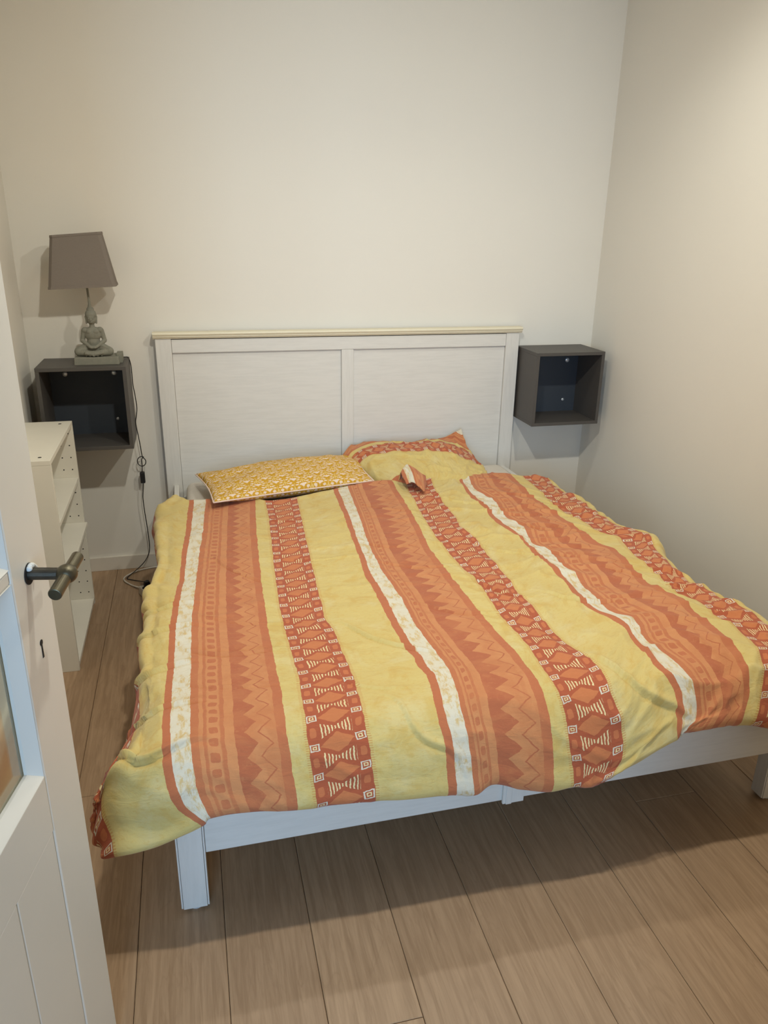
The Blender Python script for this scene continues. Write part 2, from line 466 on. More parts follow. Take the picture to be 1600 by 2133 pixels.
# side rails
for a, b, nm in ((HX0+.030, FX0+.016, 'l'), (HX1-.052, FX1-.040, 'r')):
    bm = bmesh.new(); ya, yb, w, z0, z1 = -.052, -2.050 if nm == 'l' else -2.034, .022, .165, .420
    hexa(bm, [(b, yb, z0), (b+w, yb, z0), (a+w, ya, z0), (a, ya, z0), (b, yb, z1), (b+w, yb, z1), (a+w, ya, z1), (a, ya, z1)])
    build('side_rail', bm, M['bed_y'], bed, bevel=.002)
boxo('middle_beam', M['dark'], bed, .71, .75, -2.05, -.06, .20, .235, .002)
boxo('slatted_base', M['sheet'], bed, -.055, 1.49, -2.03, -.06, .236, .262, .004)
adopt(bed)
bm = bmesh.new(); box(bm, -.062, 1.500, -2.045, -.066, .263, .440)
mat_o = tag(build('mattress', bm, M['sheet'], smooth=True, bevel=.035, seg=5), 'white sheeted mattress lying on the bed frame under the striped duvet', 'mattress')

# ---------------------------------------------------------------- duvet
# stripe boundaries of the duvet, head to foot, in millimetres in the room
NET_U=[-0.45, -0.31, -0.25, -0.12, 0, 0.115, 0.28, 0.455, 0.53, 0.75, 0.88, 1, 1.115, 1.27, 1.36, 1.455, 1.53, 1.64, 1.75, 1.88, 2, 2.115, 2.28, 2.455, 2.53, 2.75, 2.8, 2.86, 2.95]
NET=[
"-61,-412,325 -96,-459,323 -132,-505,321 -139,-561,319 -136,-620,317 -134,-678,316 -131,-737,314 -128,-796,313 -126,-854,312 -123,-913,311 -121,-972,310 -118,-1030,310 -115,-1089,310 -117,-1147,309 -138,-1202,307 -149,-1259,305 -150,-1317,305 -145,-1376,305 -136,-1434,305 -139,-1492,305 -143,-1551,305 -143,-1609,305 -140,-1668,305 -138,-1727,305 -139,-1785,305 -180,-1942,385 -200,-2021,391 -221,-2071,400 -225,-2075,374 -230,-2080,348 -242,-2088,325 -242,-2099,304 -233,-2112,283 -223,-2126,262",
"-100,-412,390 -135,-459,388 -171,-505,386 -178,-561,384 -175,-620,382 -173,-678,381 -170,-737,379 -167,-796,378 -165,-854,377 -162,-913,376 -160,-972,375 -157,-1030,375 -154,-1089,375 -156,-1147,374 -177,-1202,372 -188,-1259,370 -189,-1317,370 -184,-1376,370 -175,-1434,370 -178,-1492,370 -182,-1551,370 -182,-1609,370 -179,-1668,370 -177,-1727,370 -199,-1864,378 -220,-1972,385 -240,-2051,391 -261,-2101,400 -265,-2105,374 -270,-2110,348 -282,-2118,325 -282,-2129,304 -273,-2142,283 -263,-2156,262",
"-106,-422,475 -141,-469,473 -177,-515,471 -184,-571,469 -181,-630,467 -179,-688,466 -176,-747,464 -173,-806,463 -171,-864,462 -168,-923,461 -166,-982,460 -163,-1040,460 -160,-1099,460 -162,-1157,459 -183,-1212,457 -194,-1269,455 -195,-1327,455 -190,-1386,455 -181,-1444,455 -184,-1502,455 -188,-1561,455 -188,-1619,455 -185,-1678,455 -183,-1737,455 -184,-1795,455 -186,-1854,455 -181,-1913,451 -188,-1971,450 -199,-2028,450 -208,-2086,450 -245,-2117,435 -257,-2125,381 -249,-2145,327 -236,-2169,275",
"-77,-458,500 -96,-509,498 -115,-559,497 -120,-615,496 -120,-672,496 -120,-729,495 -120,-785,494 -120,-842,494 -120,-899,493 -121,-956,493 -121,-1013,492 -121,-1070,492 -121,-1127,492 -123,-1183,492 -134,-1238,490 -143,-1294,490 -145,-1351,490 -145,-1408,490 -142,-1464,490 -145,-1521,490 -148,-1578,490 -149,-1635,490 -148,-1692,490 -148,-1749,490 -149,-1805,490 -151,-1862,489 -149,-1919,486 -154,-1976,484 -160,-2033,482 -164,-2089,476 -183,-2128,450 -185,-2147,397 -171,-2167,343 -143,-2185,295",
"-48,-493,500 -50,-548,500 -53,-604,500 -56,-659,500 -58,-714,500 -61,-769,500 -63,-824,500 -67,-879,500 -70,-934,500 -74,-989,500 -77,-1044,500 -79,-1099,500 -81,-1154,500 -83,-1210,500 -86,-1265,500 -91,-1320,500 -95,-1375,500 -99,-1430,500 -103,-1485,500 -106,-1540,500 -109,-1595,500 -110,-1650,500 -112,-1705,500 -113,-1760,500 -115,-1815,500 -116,-1871,500 -118,-1926,500 -119,-1981,500 -120,-2036,500 -120,-2090,494 -120,-2135,463 -112,-2167,419 -91,-2186,374 -49,-2195,340",
"19,-504,500 16,-558,500 13,-611,500 10,-665,500 6,-718,500 3,-772,500 0,-826,500 -4,-879,500 -8,-933,500 -12,-986,500 -17,-1040,500 -21,-1093,500 -24,-1147,500 -27,-1201,500 -31,-1254,500 -34,-1308,500 -38,-1361,500 -41,-1415,500 -44,-1469,500 -48,-1522,500 -50,-1576,500 -51,-1630,500 -52,-1683,500 -53,-1737,500 -54,-1791,500 -56,-1844,500 -57,-1898,500 -58,-1952,500 -59,-2006,500 -60,-2059,500 -60,-2110,485 -57,-2149,448 -48,-2175,402 -28,-2192,355",
"119,-524,500 115,-577,500 111,-630,500 107,-683,500 104,-736,500 100,-789,500 96,-842,500 93,-896,500 89,-949,500 86,-1002,500 82,-1055,500 79,-1108,500 76,-1161,500 73,-1214,500 70,-1267,500 67,-1320,500 64,-1374,500 61,-1427,500 59,-1480,500 57,-1533,500 55,-1586,500 54,-1639,500 53,-1693,500 52,-1746,500 51,-1799,500 50,-1852,500 49,-1905,500 49,-1959,500 47,-2012,501 45,-2065,501 45,-2114,484 48,-2151,447 53,-2176,402 64,-2192,355",
"218,-544,500 214,-597,500 209,-649,500 205,-702,500 201,-754,500 197,-807,500 193,-859,500 190,-912,500 187,-965,500 184,-1017,500 181,-1070,500 179,-1122,500 176,-1175,500 173,-1228,500 171,-1280,500 168,-1333,500 166,-1386,500 164,-1438,500 163,-1491,500 161,-1544,500 160,-1596,500 158,-1649,500 157,-1702,500 157,-1755,500 156,-1807,500 156,-1860,500 156,-1913,500 156,-1965,500 154,-2018,500 152,-2071,499 152,-2119,478 155,-2154,440 158,-2179,394 161,-2194,343",
"256,-573,500 254,-625,500 253,-676,500 251,-728,500 249,-780,500 246,-832,500 243,-884,500 239,-935,500 236,-987,500 232,-1039,500 229,-1090,500 225,-1142,500 222,-1194,500 219,-1246,500 216,-1298,500 213,-1349,500 210,-1401,500 208,-1453,500 205,-1505,500 203,-1556,500 204,-1608,500 205,-1660,500 204,-1712,500 203,-1764,500 203,-1816,500 204,-1867,500 206,-1919,500 203,-1971,500 201,-2023,500 198,-2074,498 196,-2121,477 198,-2155,438 201,-2179,392 204,-2195,343",
"387,-557,500 384,-609,500 381,-662,500 377,-714,500 374,-767,500 371,-819,500 367,-872,500 363,-924,500 360,-977,500 356,-1029,500 353,-1082,500 350,-1134,500 347,-1187,500 343,-1239,500 341,-1292,500 338,-1345,500 335,-1397,500 332,-1450,500 330,-1502,500 327,-1555,500 324,-1607,500 333,-1659,500 337,-1711,500 337,-1764,500 338,-1817,500 340,-1869,500 341,-1922,500 339,-1974,500 336,-2027,500 333,-2079,497 333,-2125,473 335,-2159,433 337,-2182,386 340,-2196,335",
"470,-520,500 467,-574,500 464,-628,500 461,-682,500 458,-736,500 455,-790,500 451,-844,500 447,-898,500 444,-952,500 440,-1006,500 437,-1060,500 434,-1114,500 431,-1168,500 429,-1222,500 425,-1276,500 421,-1329,500 417,-1383,500 417,-1437,500 416,-1492,500 416,-1546,500 414,-1600,500 418,-1653,500 420,-1707,500 420,-1761,500 421,-1815,500 428,-1868,500 427,-1922,500 432,-1974,500 427,-2028,500 422,-2081,496 423,-2128,470 428,-2162,428 429,-2184,378 433,-2198,326",
"553,-482,500 550,-538,500 548,-594,500 545,-649,500 542,-704,500 538,-760,500 535,-815,500 532,-871,500 528,-926,500 525,-982,500 521,-1037,500 519,-1093,500 516,-1148,500 514,-1204,500 508,-1259,500 503,-1314,500 500,-1370,500 501,-1425,500 503,-1481,500 504,-1536,500 504,-1592,500 504,-1647,500 503,-1703,500 504,-1759,500 505,-1814,500 515,-1867,500 513,-1921,500 523,-1974,500 516,-2029,500 509,-2083,496 508,-2131,468 513,-2164,424 512,-2186,373 513,-2199,320",
"623,-457,500 619,-513,500 614,-570,500 610,-626,500 605,-682,500 601,-739,500 596,-795,500 592,-851,500 587,-908,500 582,-964,500 578,-1020,500 574,-1077,500 570,-1133,500 567,-1190,500 566,-1246,500 564,-1303,500 565,-1359,500 568,-1416,500 571,-1472,500 573,-1528,500 573,-1585,500 571,-1641,500 569,-1698,500 573,-1754,500 578,-1811,500 583,-1867,500 587,-1923,500 587,-1980,500 580,-2036,500 571,-2091,494 570,-2137,462 573,-2168,416 576,-2189,363 579,-2201,308",
"691,-448,500 686,-505,500 682,-561,500 678,-618,500 674,-675,500 670,-732,500 667,-789,500 663,-846,500 658,-902,500 653,-959,500 649,-1016,500 644,-1073,500 639,-1129,500 636,-1186,500 634,-1243,500 633,-1300,500 634,-1357,500 635,-1414,500 637,-1471,500 638,-1528,500 638,-1585,500 637,-1642,500 636,-1699,500 640,-1755,500 645,-1812,500 650,-1869,500 654,-1926,500 653,-1982,502 648,-2039,504 641,-2093,499 638,-2138,469 640,-2168,426 641,-2187,378 641,-2198,329",
"766,-438,500 762,-495,500 758,-552,500 754,-610,500 751,-667,500 749,-724,500 746,-782,500 742,-839,500 738,-896,500 733,-954,500 728,-1011,500 723,-1068,500 717,-1125,500 713,-1182,500 712,-1240,500 710,-1297,500 710,-1355,500 710,-1412,500 711,-1470,500 711,-1527,500 710,-1585,500 710,-1642,500 711,-1699,500 714,-1757,500 720,-1814,500 724,-1871,500 729,-1928,500 728,-1986,501 724,-2043,501 719,-2098,493 715,-2143,458 714,-2172,411 713,-2191,359 709,-2201,305",
"827,-429,500 824,-487,500 820,-545,500 817,-603,500 814,-660,500 812,-718,500 810,-776,500 807,-834,500 802,-891,500 797,-949,500 792,-1007,500 787,-1064,500 781,-1122,500 775,-1179,500 774,-1237,500 773,-1295,500 772,-1353,500 771,-1411,500 771,-1469,500 770,-1527,500 769,-1584,500 770,-1642,500 771,-1700,500 775,-1758,500 780,-1815,500 785,-1873,500 790,-1931,500 789,-1989,500 788,-2046,500 786,-2102,489 782,-2146,452 782,-2175,402 782,-2193,347 779,-2203,290",
"881,-474,500 873,-530,500 865,-586,500 860,-642,500 857,-699,500 853,-755,500 848,-811,500 842,-867,500 837,-923,500 833,-980,500 830,-1036,500 827,-1092,500 828,-1149,500 828,-1205,500 828,-1262,500 828,-1318,500 828,-1374,500 832,-1431,500 836,-1487,500 836,-1543,500 830,-1599,500 825,-1655,500 822,-1712,500 825,-1768,500 830,-1824,500 832,-1881,500 832,-1937,500 827,-1993,500 824,-2050,500 825,-2104,488 826,-2146,451 825,-2175,403 831,-2193,350 831,-2203,295",
"941,-459,500 932,-515,500 923,-572,500 918,-629,500 914,-686,500 911,-743,500 908,-800,500 906,-858,500 903,-915,500 894,-971,500 888,-1028,500 891,-1084,500 896,-1141,500 894,-1199,500 892,-1256,500 890,-1313,500 889,-1370,500 891,-1427,500 891,-1485,500 887,-1542,500 881,-1598,500 879,-1656,500 878,-1713,500 882,-1770,500 886,-1827,500 887,-1884,500 892,-1941,500 895,-1998,499 895,-2055,498 891,-2109,482 895,-2150,442 896,-2178,390 894,-2195,334 876,-2204,283",
"1002,-443,500 992,-500,500 982,-558,500 975,-615,500 972,-673,500 969,-732,500 967,-790,500 969,-848,500 968,-906,500 955,-962,500 945,-1019,500 955,-1076,500 964,-1134,500 960,-1192,500 957,-1250,500 953,-1308,500 949,-1366,500 950,-1424,500 946,-1482,500 939,-1540,500 932,-1598,500 933,-1656,500 935,-1714,500 939,-1772,500 941,-1830,500 942,-1888,500 953,-1945,500 963,-2002,500 965,-2060,500 958,-2114,482 965,-2154,441 969,-2180,389 960,-2196,335 924,-2203,293",
"1085,-393,500 1075,-451,500 1065,-508,500 1056,-566,500 1051,-624,500 1045,-683,500 1041,-741,500 1048,-799,500 1052,-857,500 1040,-914,500 1031,-971,500 1034,-1029,500 1040,-1087,500 1050,-1143,500 1055,-1199,500 1050,-1257,500 1045,-1315,500 1043,-1374,500 1040,-1432,500 1037,-1490,500 1034,-1549,500 1034,-1607,500 1027,-1664,500 1028,-1722,500 1034,-1780,500 1045,-1836,500 1057,-1892,500 1058,-1950,500 1055,-2009,499 1048,-2065,491 1048,-2115,470 1057,-2154,431 1048,-2181,381 1025,-2197,332",
"1153,-353,500 1143,-410,500 1132,-468,500 1123,-526,500 1115,-584,500 1108,-643,500 1102,-701,500 1112,-759,500 1120,-816,500 1111,-874,500 1101,-932,500 1099,-991,500 1103,-1049,500 1123,-1102,500 1134,-1157,500 1129,-1215,500 1123,-1274,500 1120,-1332,500 1118,-1391,500 1117,-1450,500 1119,-1509,500 1116,-1567,500 1102,-1624,500 1101,-1681,500 1110,-1739,500 1130,-1794,500 1142,-1849,500 1136,-1908,500 1130,-1966,500 1123,-2024,500 1117,-2082,497 1132,-2130,468 1123,-2164,424 1112,-2187,371",
"1198,-388,500 1186,-445,500 1174,-503,500 1162,-560,500 1157,-617,500 1170,-675,500 1186,-731,500 1188,-788,500 1177,-846,500 1166,-903,500 1162,-960,500 1182,-1015,500 1183,-1072,500 1171,-1130,500 1160,-1187,500 1167,-1244,500 1187,-1299,500 1180,-1357,500 1172,-1415,500 1183,-1472,500 1176,-1530,500 1167,-1588,500 1162,-1646,500 1159,-1705,500 1159,-1763,500 1192,-1811,500 1189,-1864,500 1170,-1920,500 1171,-1978,500 1181,-2036,500 1185,-2093,493 1187,-2139,460 1177,-2170,412 1129,-2183,383",
"1290,-417,500 1282,-473,500 1275,-530,500 1267,-586,500 1262,-642,500 1266,-698,500 1271,-754,500 1275,-810,500 1272,-867,500 1269,-923,500 1268,-979,500 1280,-1035,500 1283,-1091,500 1277,-1147,500 1271,-1204,500 1280,-1257,500 1307,-1305,498 1299,-1362,499 1290,-1418,499 1292,-1474,500 1284,-1530,500 1276,-1587,500 1273,-1643,500 1277,-1700,500 1279,-1756,500 1295,-1809,500 1292,-1863,500 1278,-1918,500 1274,-1975,500 1276,-2031,500 1274,-2086,495 1269,-2132,466 1255,-2165,423 1216,-2181,388",
"1381,-446,500 1379,-501,500 1376,-557,500 1373,-612,500 1367,-667,500 1362,-722,500 1356,-778,500 1361,-833,500 1366,-888,500 1371,-943,500 1374,-999,500 1378,-1054,500 1384,-1109,500 1383,-1164,500 1382,-1220,500 1394,-1271,500 1426,-1312,496 1417,-1367,497 1409,-1421,498 1401,-1476,499 1393,-1531,500 1386,-1586,500 1385,-1641,500 1395,-1695,500 1399,-1750,499 1399,-1806,499 1394,-1861,500 1385,-1916,500 1377,-1971,500 1370,-2026,500 1362,-2080,497 1348,-2126,472 1330,-2159,432 1298,-2179,392",
"1437,-463,488 1439,-518,488 1442,-574,488 1444,-630,488 1442,-685,488 1433,-740,488 1425,-795,488 1423,-850,488 1425,-906,488 1428,-962,488 1442,-1015,488 1453,-1069,488 1450,-1125,488 1470,-1172,488 1507,-1213,488 1496,-1267,488 1483,-1321,488 1473,-1376,488 1470,-1431,488 1468,-1487,488 1466,-1543,488 1464,-1598,488 1451,-1653,488 1452,-1707,488 1462,-1761,488 1461,-1817,488 1459,-1873,488 1456,-1928,488 1450,-1983,488 1438,-2038,488 1413,-2087,491 1390,-2131,468 1364,-2161,429 1339,-2182,385",
"1538,-453,470 1540,-510,471 1542,-566,472 1544,-622,474 1554,-678,475 1563,-733,477 1560,-789,478 1557,-845,478 1555,-902,478 1556,-958,479 1560,-1014,480 1563,-1070,481 1578,-1123,485 1600,-1174,488 1608,-1225,489 1594,-1280,487 1579,-1334,485 1567,-1389,484 1556,-1445,482 1550,-1501,481 1548,-1557,479 1555,-1611,479 1565,-1662,482 1565,-1718,482 1569,-1775,482 1572,-1831,482 1575,-1887,482 1567,-1943,478 1555,-1997,474 1541,-2052,470 1523,-2100,450 1506,-2141,417 1489,-2172,374 1468,-2187,325",
"1563,-451,455 1565,-507,457 1567,-564,458 1569,-621,460 1582,-676,462 1595,-731,465 1594,-787,465 1591,-844,465 1588,-900,465 1589,-957,467 1589,-1014,468 1590,-1071,470 1610,-1123,474 1633,-1175,478 1633,-1228,479 1618,-1283,477 1603,-1338,475 1590,-1393,473 1577,-1448,471 1571,-1504,469 1569,-1561,466 1577,-1614,467 1594,-1665,470 1593,-1721,470 1595,-1778,470 1600,-1834,470 1604,-1891,470 1595,-1946,466 1581,-2001,461 1566,-2055,455 1551,-2103,430 1535,-2143,394 1520,-2175,350 1500,-2188,300",
"1583,-451,405 1585,-507,407 1587,-564,408 1589,-621,410 1602,-676,412 1615,-731,415 1614,-787,415 1611,-844,415 1608,-900,415 1609,-957,417 1609,-1014,418 1610,-1071,420 1630,-1123,424 1653,-1175,428 1653,-1228,429 1638,-1283,427 1623,-1338,425 1610,-1393,423 1597,-1448,421 1591,-1504,419 1589,-1561,416 1597,-1614,417 1614,-1665,420 1613,-1721,420 1615,-1778,420 1620,-1834,420 1624,-1891,420 1615,-1946,416 1601,-2001,411 1586,-2045,435 1571,-2093,410 1555,-2133,374 1540,-2165,330 1520,-2178,280",
"1573,-451,325 1575,-507,327 1577,-564,328 1579,-621,330 1592,-676,332 1605,-731,335 1604,-787,335 1601,-844,335 1598,-900,335 1599,-957,337 1599,-1014,338 1600,-1071,340 1620,-1123,344 1643,-1175,348 1643,-1228,349 1628,-1283,347 1613,-1338,345 1600,-1393,343 1587,-1448,341 1581,-1504,339 1579,-1561,336 1587,-1614,337 1604,-1665,340 1603,-1721,340 1605,-1778,340 1610,-1834,340 1614,-1891,340 1605,-1946,336 1591,-2001,331 1586,-2025,415 1571,-2073,390 1555,-2113,354 1540,-2145,310 1520,-2158,260",
]
U = np.array(NET_U); P = np.array([[[float(c)/1000 for c in t.split(',')] for t in s.split()] for s in NET])   # curves x rows x 3
# small turned-out corner at the head end
P[1, 3] += (-.014, 0, .045); P[1, 4] += (-.020, 0, .040); P[1, 5] += (-.006, 0, .02)
# tuck rows under the head end and the foot hem
hd = P[:, :1].copy()
h1 = hd+np.array([0, .018, -.012]); h2 = hd+np.array([0, .020, -.040])
ft = P[:, -1:].copy()
f1 = ft+np.array([0, .012, -.012]); f2 = ft+np.array([0, .045, -.004]); f3_ = ft+np.array([0, .060, .03])
P = np.concatenate([h2, h1, P, f1, f2, f3_], 1)
NRW = P.shape[1]
Vr = np.concatenate([[-.05, -.02], np.linspace(0, 1.84, NRW-5), [1.858, 1.89, 1.925]])
def hermite(x, Y, q):
    """cubic interpolation of Y (first axis) sampled at x, with limited tangents"""
    d = np.diff(Y, axis=0)/np.diff(x).reshape(-1, *([1]*(Y.ndim-1)))
    m = np.zeros_like(Y); m[0] = d[0]; m[-1] = d[-1]
    w = (x[2:]-x[1:-1])/(x[2:]-x[:-2]); w = w.reshape(-1, *([1]*(Y.ndim-1)))
    m[1:-1] = d[:-1]*w+d[1:]*(1-w)
    i = np.clip(np.searchsorted(x, q, side='right')-1, 0, len(x)-2)
    h = (x[i+1]-x[i]); t = (q-x[i])/h; sh = (-1, *([1]*(Y.ndim-1)))
    t = t.reshape(sh); h = h.reshape(sh)
    return (2*t**3-3*t**2+1)*Y[i]+(t**3-2*t**2+t)*h*m[i]+(-2*t**3+3*t**2)*Y[i+1]+(t**3-t**2)*h*m[i+1]
NU, NV = 420, 330
uq = np.linspace(U[0], U[-1], NU); vq = np.linspace(Vr[0], Vr[-1], NV)
D = hermite(U, P, uq)
D = np.swapaxes(hermite(Vr, np.swapaxes(D, 0, 1), vq), 0, 1)
rs = np.random.RandomState(5)
def vnoise(x, y, seed):
    r = np.random.RandomState(seed); T = r.rand(256, 256)
    xi = np.floor(x).astype(int); yi = np.floor(y).astype(int); fx = x-xi; fy = y-yi
    fx = fx*fx*(3-2*fx); fy = fy*fy*(3-2*fy)
    g_ = lambda a, b: T[a % 256, b % 256]
    return (g_(xi, yi)*(1-fx)+g_(xi+1, yi)*fx)*(1-fy)+(g_(xi, yi+1)*(1-fx)+g_(xi+1, yi+1)*fx)*fy
def fbm(x, y, seed, o=3):
    s = 0; a = 1; tt = 0
    for k in range(o): s = s+a*vnoise(x*2**k, y*2**k, seed+k); tt += a; a *= .5
    return s/tt
UU, VV = np.meshgrid(uq*.6, vq, indexing='ij')
def ridge(x, y, seed, o=2): return 1-np.abs(fbm(x, y, seed, o)*2-1)*2
sw = (fbm(UU*3, VV*3, 71)-.5)*.25
puff = (fbm(UU*3.2, VV*2.6, 11, 2)-.5)
wr1 = np.clip(ridge(UU*2.6+sw*8+VV*1.2, (VV+sw)*10-UU*2.5, 21), 0, 1)**2
wr2 = np.clip(ridge((UU+sw)*9, (VV+sw)*9, 33), 0, 1)**2
wr3 = fbm(UU*22, VV*26, 45, 2)-.5
right = np.clip((UU-.75)/.6, 0, 1)
amp1 = .0034+.0080*right; amp2 = .0028+.0050*right
disp = puff*(.020+.012*right)+wr1*amp1+wr2*amp2+wr3*.0024
# individual creases (soft ridges beside a sharp valley), in metres on the floor plan
CR = [(.38, -1.70, .53, -1.85, .010, .012), (-.05, -1.74, .15, -1.78, .008, .010), (.02, -1.13, .17, -1.35, .006, .010), (.42, -2.10, .49, -2.17, .008, .012),
      (.99, -2.05, 1.10, -2.16, .014, .016), (1.19, -1.05, 1.34, -1.18, .009, .014), (1.03, -1.64, 1.21, -1.72, .009, .014), (.82, -1.47, .90, -1.62, .007, .012),
      (-.02, -1.55, .22, -1.63, .004, .008), (-.11, -1.88, .20, -1.95, .004, .008), (.55, -1.10, .68, -1.16, .006, .010), (.60, -1.30, .80, -1.36, .006, .012),
      (1.25, -.72, 1.44, -.80, .007, .012), (1.10, -.88, 1.30, -.98, .007, .012), (1.32, -1.50, 1.48, -1.62, .008, .014), (.95, -1.20, 1.08, -1.30, .007, .012), (.66, -.75, .80, -.83, .005, .010),
      (-.21, -1.45, -.10, -1.47, .012, .014), (-.21, -1.59, -.10, -1.61, .013, .014), (-.21, -1.79, -.10, -1.80, .012, .014), (-.21, -1.96, -.09, -1.98, .012, .012), (-.22, -2.10, -.10, -2.12, .018, .014),
      (.20, -.80, .40, -.86, .005, .010), (.25, -1.20, .46, -1.22, .005, .010), (.62, -1.62, .80, -1.72, .006, .012), (1.15, -1.25, 1.28, -1.40, .008, .012), (.98, -.70, 1.12, -.78, .007, .010), (.30, -1.95, .44, -2.02, .005, .010)]
X, Y = D[..., 0], D[..., 1]
for x0, y0, x1, y1, dp, wd in CR:
    L = math.hypot(x1-x0, y1-y0); tx, ty = (x1-x0)/L, (y1-y0)/L
    a = (X-x0)*tx+(Y-y0)*ty; b = -(X-x0)*ty+(Y-y0)*tx+.02*np.sin(a/L*3.1)-.01
    along = np.exp(-np.clip(np.abs(a-L/2)-L*.35, 0, None)**2/(2*.05**2))
    disp += along*dp*.95*(np.exp(-((b-wd*.6)/(wd*.6))**2)*.9-np.exp(-(b/(wd*.35))**2)*.9)
# crumpled left edge: scallops across the overhang
edge = np.clip((.06-(UU))/.12, 0, 1)
disp += edge*(.022*(fbm(UU*4, VV*9, 91, 3)-.5)+.004*np.sin(VV*34+5*np.sin(VV*7)))*np.clip((VV-.1)/.3, 0, 1)
du = np.gradient(D, axis=0); dv = np.gradient(D, axis=1)
Nn = np.cross(dv, du); ln_ = np.linalg.norm(Nn, axis=2, keepdims=True); Nn = Nn/np.maximum(ln_, 1e-9)
Nn *= np.sign(np.sum(Nn*np.array([0, -.3, 1.0]), axis=2, keepdims=True).mean())
fade = np.clip((Vr[-1]-VV)/.12, 0, 1)*np.clip((VV-Vr[0])/.06, 0, 1)
D = D+Nn*(disp*fade)[..., None]
def grid_mesh(name, D, uvu, uvv, mat, parent=None, closed=False):
    nu, nv = D.shape[:2]; me = bpy.data.meshes.new(name)
    idx = np.arange(nu*nv).reshape(nu, nv)
    q = np.stack([idx[:-1, :-1], idx[:-1, 1:], idx[1:, 1:], idx[1:, :-1]], -1).reshape(-1, 4)
    me.from_pydata(D.reshape(-1, 3).tolist(), [], q.tolist())
    uvl = me.uv_layers.new(name='pattern')
    vi = np.empty(len(me.loops), dtype=np.int32); me.loops.foreach_get('vertex_index', vi)
    uvs = np.stack([uvu.reshape(-1)[vi], uvv.reshape(-1)[vi]], -1).astype(np.float32)
    uvl.data.foreach_set('uv', uvs.reshape(-1))
    me.polygons.foreach_set('use_smooth', [True]*len(me.polygons)); me.update()
    return link(name, me, mat, parent)
UG, VG = np.meshgrid(uq, vq, indexing='ij')
duvet = tag(grid_mesh('duvet', D, UG, VG, M['print']), 'rumpled duvet with yellow, orange and white stripes spread over the bed', 'duvet')
so = duvet.modifiers.new('thickness', 'SOLIDIFY'); so.thickness = .004; so.offset = -1

# ---------------------------------------------------------------- yellow floral pillow
def pillow_net(BL, BR, FR, FL, h, hb, nu=90, nv=64, seed=3, sag=0.0, wr=.004):
    a = np.linspace(0, 1, nu)[:, None]; b = np.linspace(0, 1, nv)[None, :]
    BL, BR, FR, FL = map(np.array, (BL, BR, FR, FL))
    base = ((1-a)*(1-b))[..., None]*BL+(a*(1-b))[..., None]*BR+(a*b)[..., None]*FR+((1-a)*b)[..., None]*FL
    # pinched sides
    cen = base.mean((0, 1)); pin = .05*(np.sin(np.pi*a)*(np.abs(2*b-1)**3)+np.sin(np.pi*b)*(np.abs(2*a-1)**3))
    base = base+(cen-base)*pin[..., None]*.8
    sh = (np.clip(np.sin(np.pi*a), 0, 1)*np.clip(np.sin(np.pi*b), 0, 1))**.5
    A_, B_ = np.broadcast_arrays(a, b)
    e = 1-np.clip(sh, 0, 1)
    w = (fbm(A_*5, B_*4, seed)-.5)*.02+(ridge(A_*12, B_*9, seed+5)*.5)*wr*(.4+e)
    top = base.copy(); top[..., 2] += h*sh+w*(sh > 0.001)
    bot = base.copy(); bot[..., 2] -= hb*sh
    return top, bot, base, A_, B_
top, bot, base, A_, B_ = pillow_net((-.017, -.175, .505), (.735, -.10, .535), (.750, -.42, .505), (.047, -.640, .530), .058, .060)
fp = empty('pillow', (.35, -.35, .45), 'mustard yellow pillow with a white floral print and pink piping, left on the bed', 'pillow', 'pillows on the bed')
su = A_*.74; sv = B_*.50
o1 = grid_mesh('pillow_cover', top, su, sv, M['floral'], fp)
bm = bmesh.new(); bm.from_mesh(o1.data); uvl = bm.loops.layers.uv['pattern']
nu_, nv_ = bot.shape[:2]; vs = [[bm.verts.new(bot[i, j]) for j in range(nv_)] for i in range(nu_)]
for i in range(nu_-1):
    for j in range(nv_-1):
        f = bm.faces.new([vs[i][j], vs[i+1][j], vs[i+1][j+1], vs[i][j+1]]); f.smooth = True
        for lo_, (ii, jj) in zip(f.loops, ((i, j), (i+1, j), (i+1, j+1), (i, j+1))): lo_[uvl].uv = (su[ii, jj], sv[ii, jj])
bmesh.ops.remove_doubles(bm, verts=bm.verts[:], dist=1e-5); bm.to_mesh(o1.data); bm.free()
loop = [base[i, 0] for i in range(0, nu_)]+[base[-1, j] for j in range(1, nv_)]+[base[i, -1] for i in range(nu_-2, -1, -1)]+[base[0, j] for j in range(nv_-2, 0, -1)]
bm = bmesh.new(); tube(bm, loop, .0032, 8, True); tag(build('piping', bm, M['pipe'], fp, smooth=True), 'pale pink piping')
adopt(fp)

# ---------------------------------------------------------------- striped pillow with a flanged case
T = np.array([
 [(.672, -.12, .548), (.78, -.075, .577), (.93, -.070, .560), (1.08, -.070, .572), (1.19, -.072, .590), (1.262, -.105, .640)],
 [(.695, -.17, .545), (.795, -.13, .592), (.94, -.12, .583), (1.08, -.12, .590), (1.20, -.12, .583), (1.280, -.150, .560)],
 [(.728, -.22, .535), (.850, -.24, .582), (.97, -.24, .592), (1.09, -.24, .590), (1.20, -.25, .572), (1.298, -.26, .520)],
 [(.795, -.355, .520), (.895, -.36, .556), (.99, -.37, .560), (1.10, -.38, .550), (1.20, -.38, .530), (1.300, -.36, .495)],
 [(.850, -.46, .512), (.925, -.47, .530), (1.00, -.46, .520), (1.10, -.465, .510), (1.20, -.45, .505), (1.290, -.42, .486)],
 [(.880, -.50, .506), (.935, -.49, .506), (.985, -.49, .508), (1.08, -.48, .495), (1.18, -.47, .490), (1.27, -.44, .475)],
 [(.895, -.51, .480), (.945, -.495, .480), (.985, -.50, .492), (1.08, -.478, .470), (1.18, -.47, .465), (1.26, -.44, .455)]])
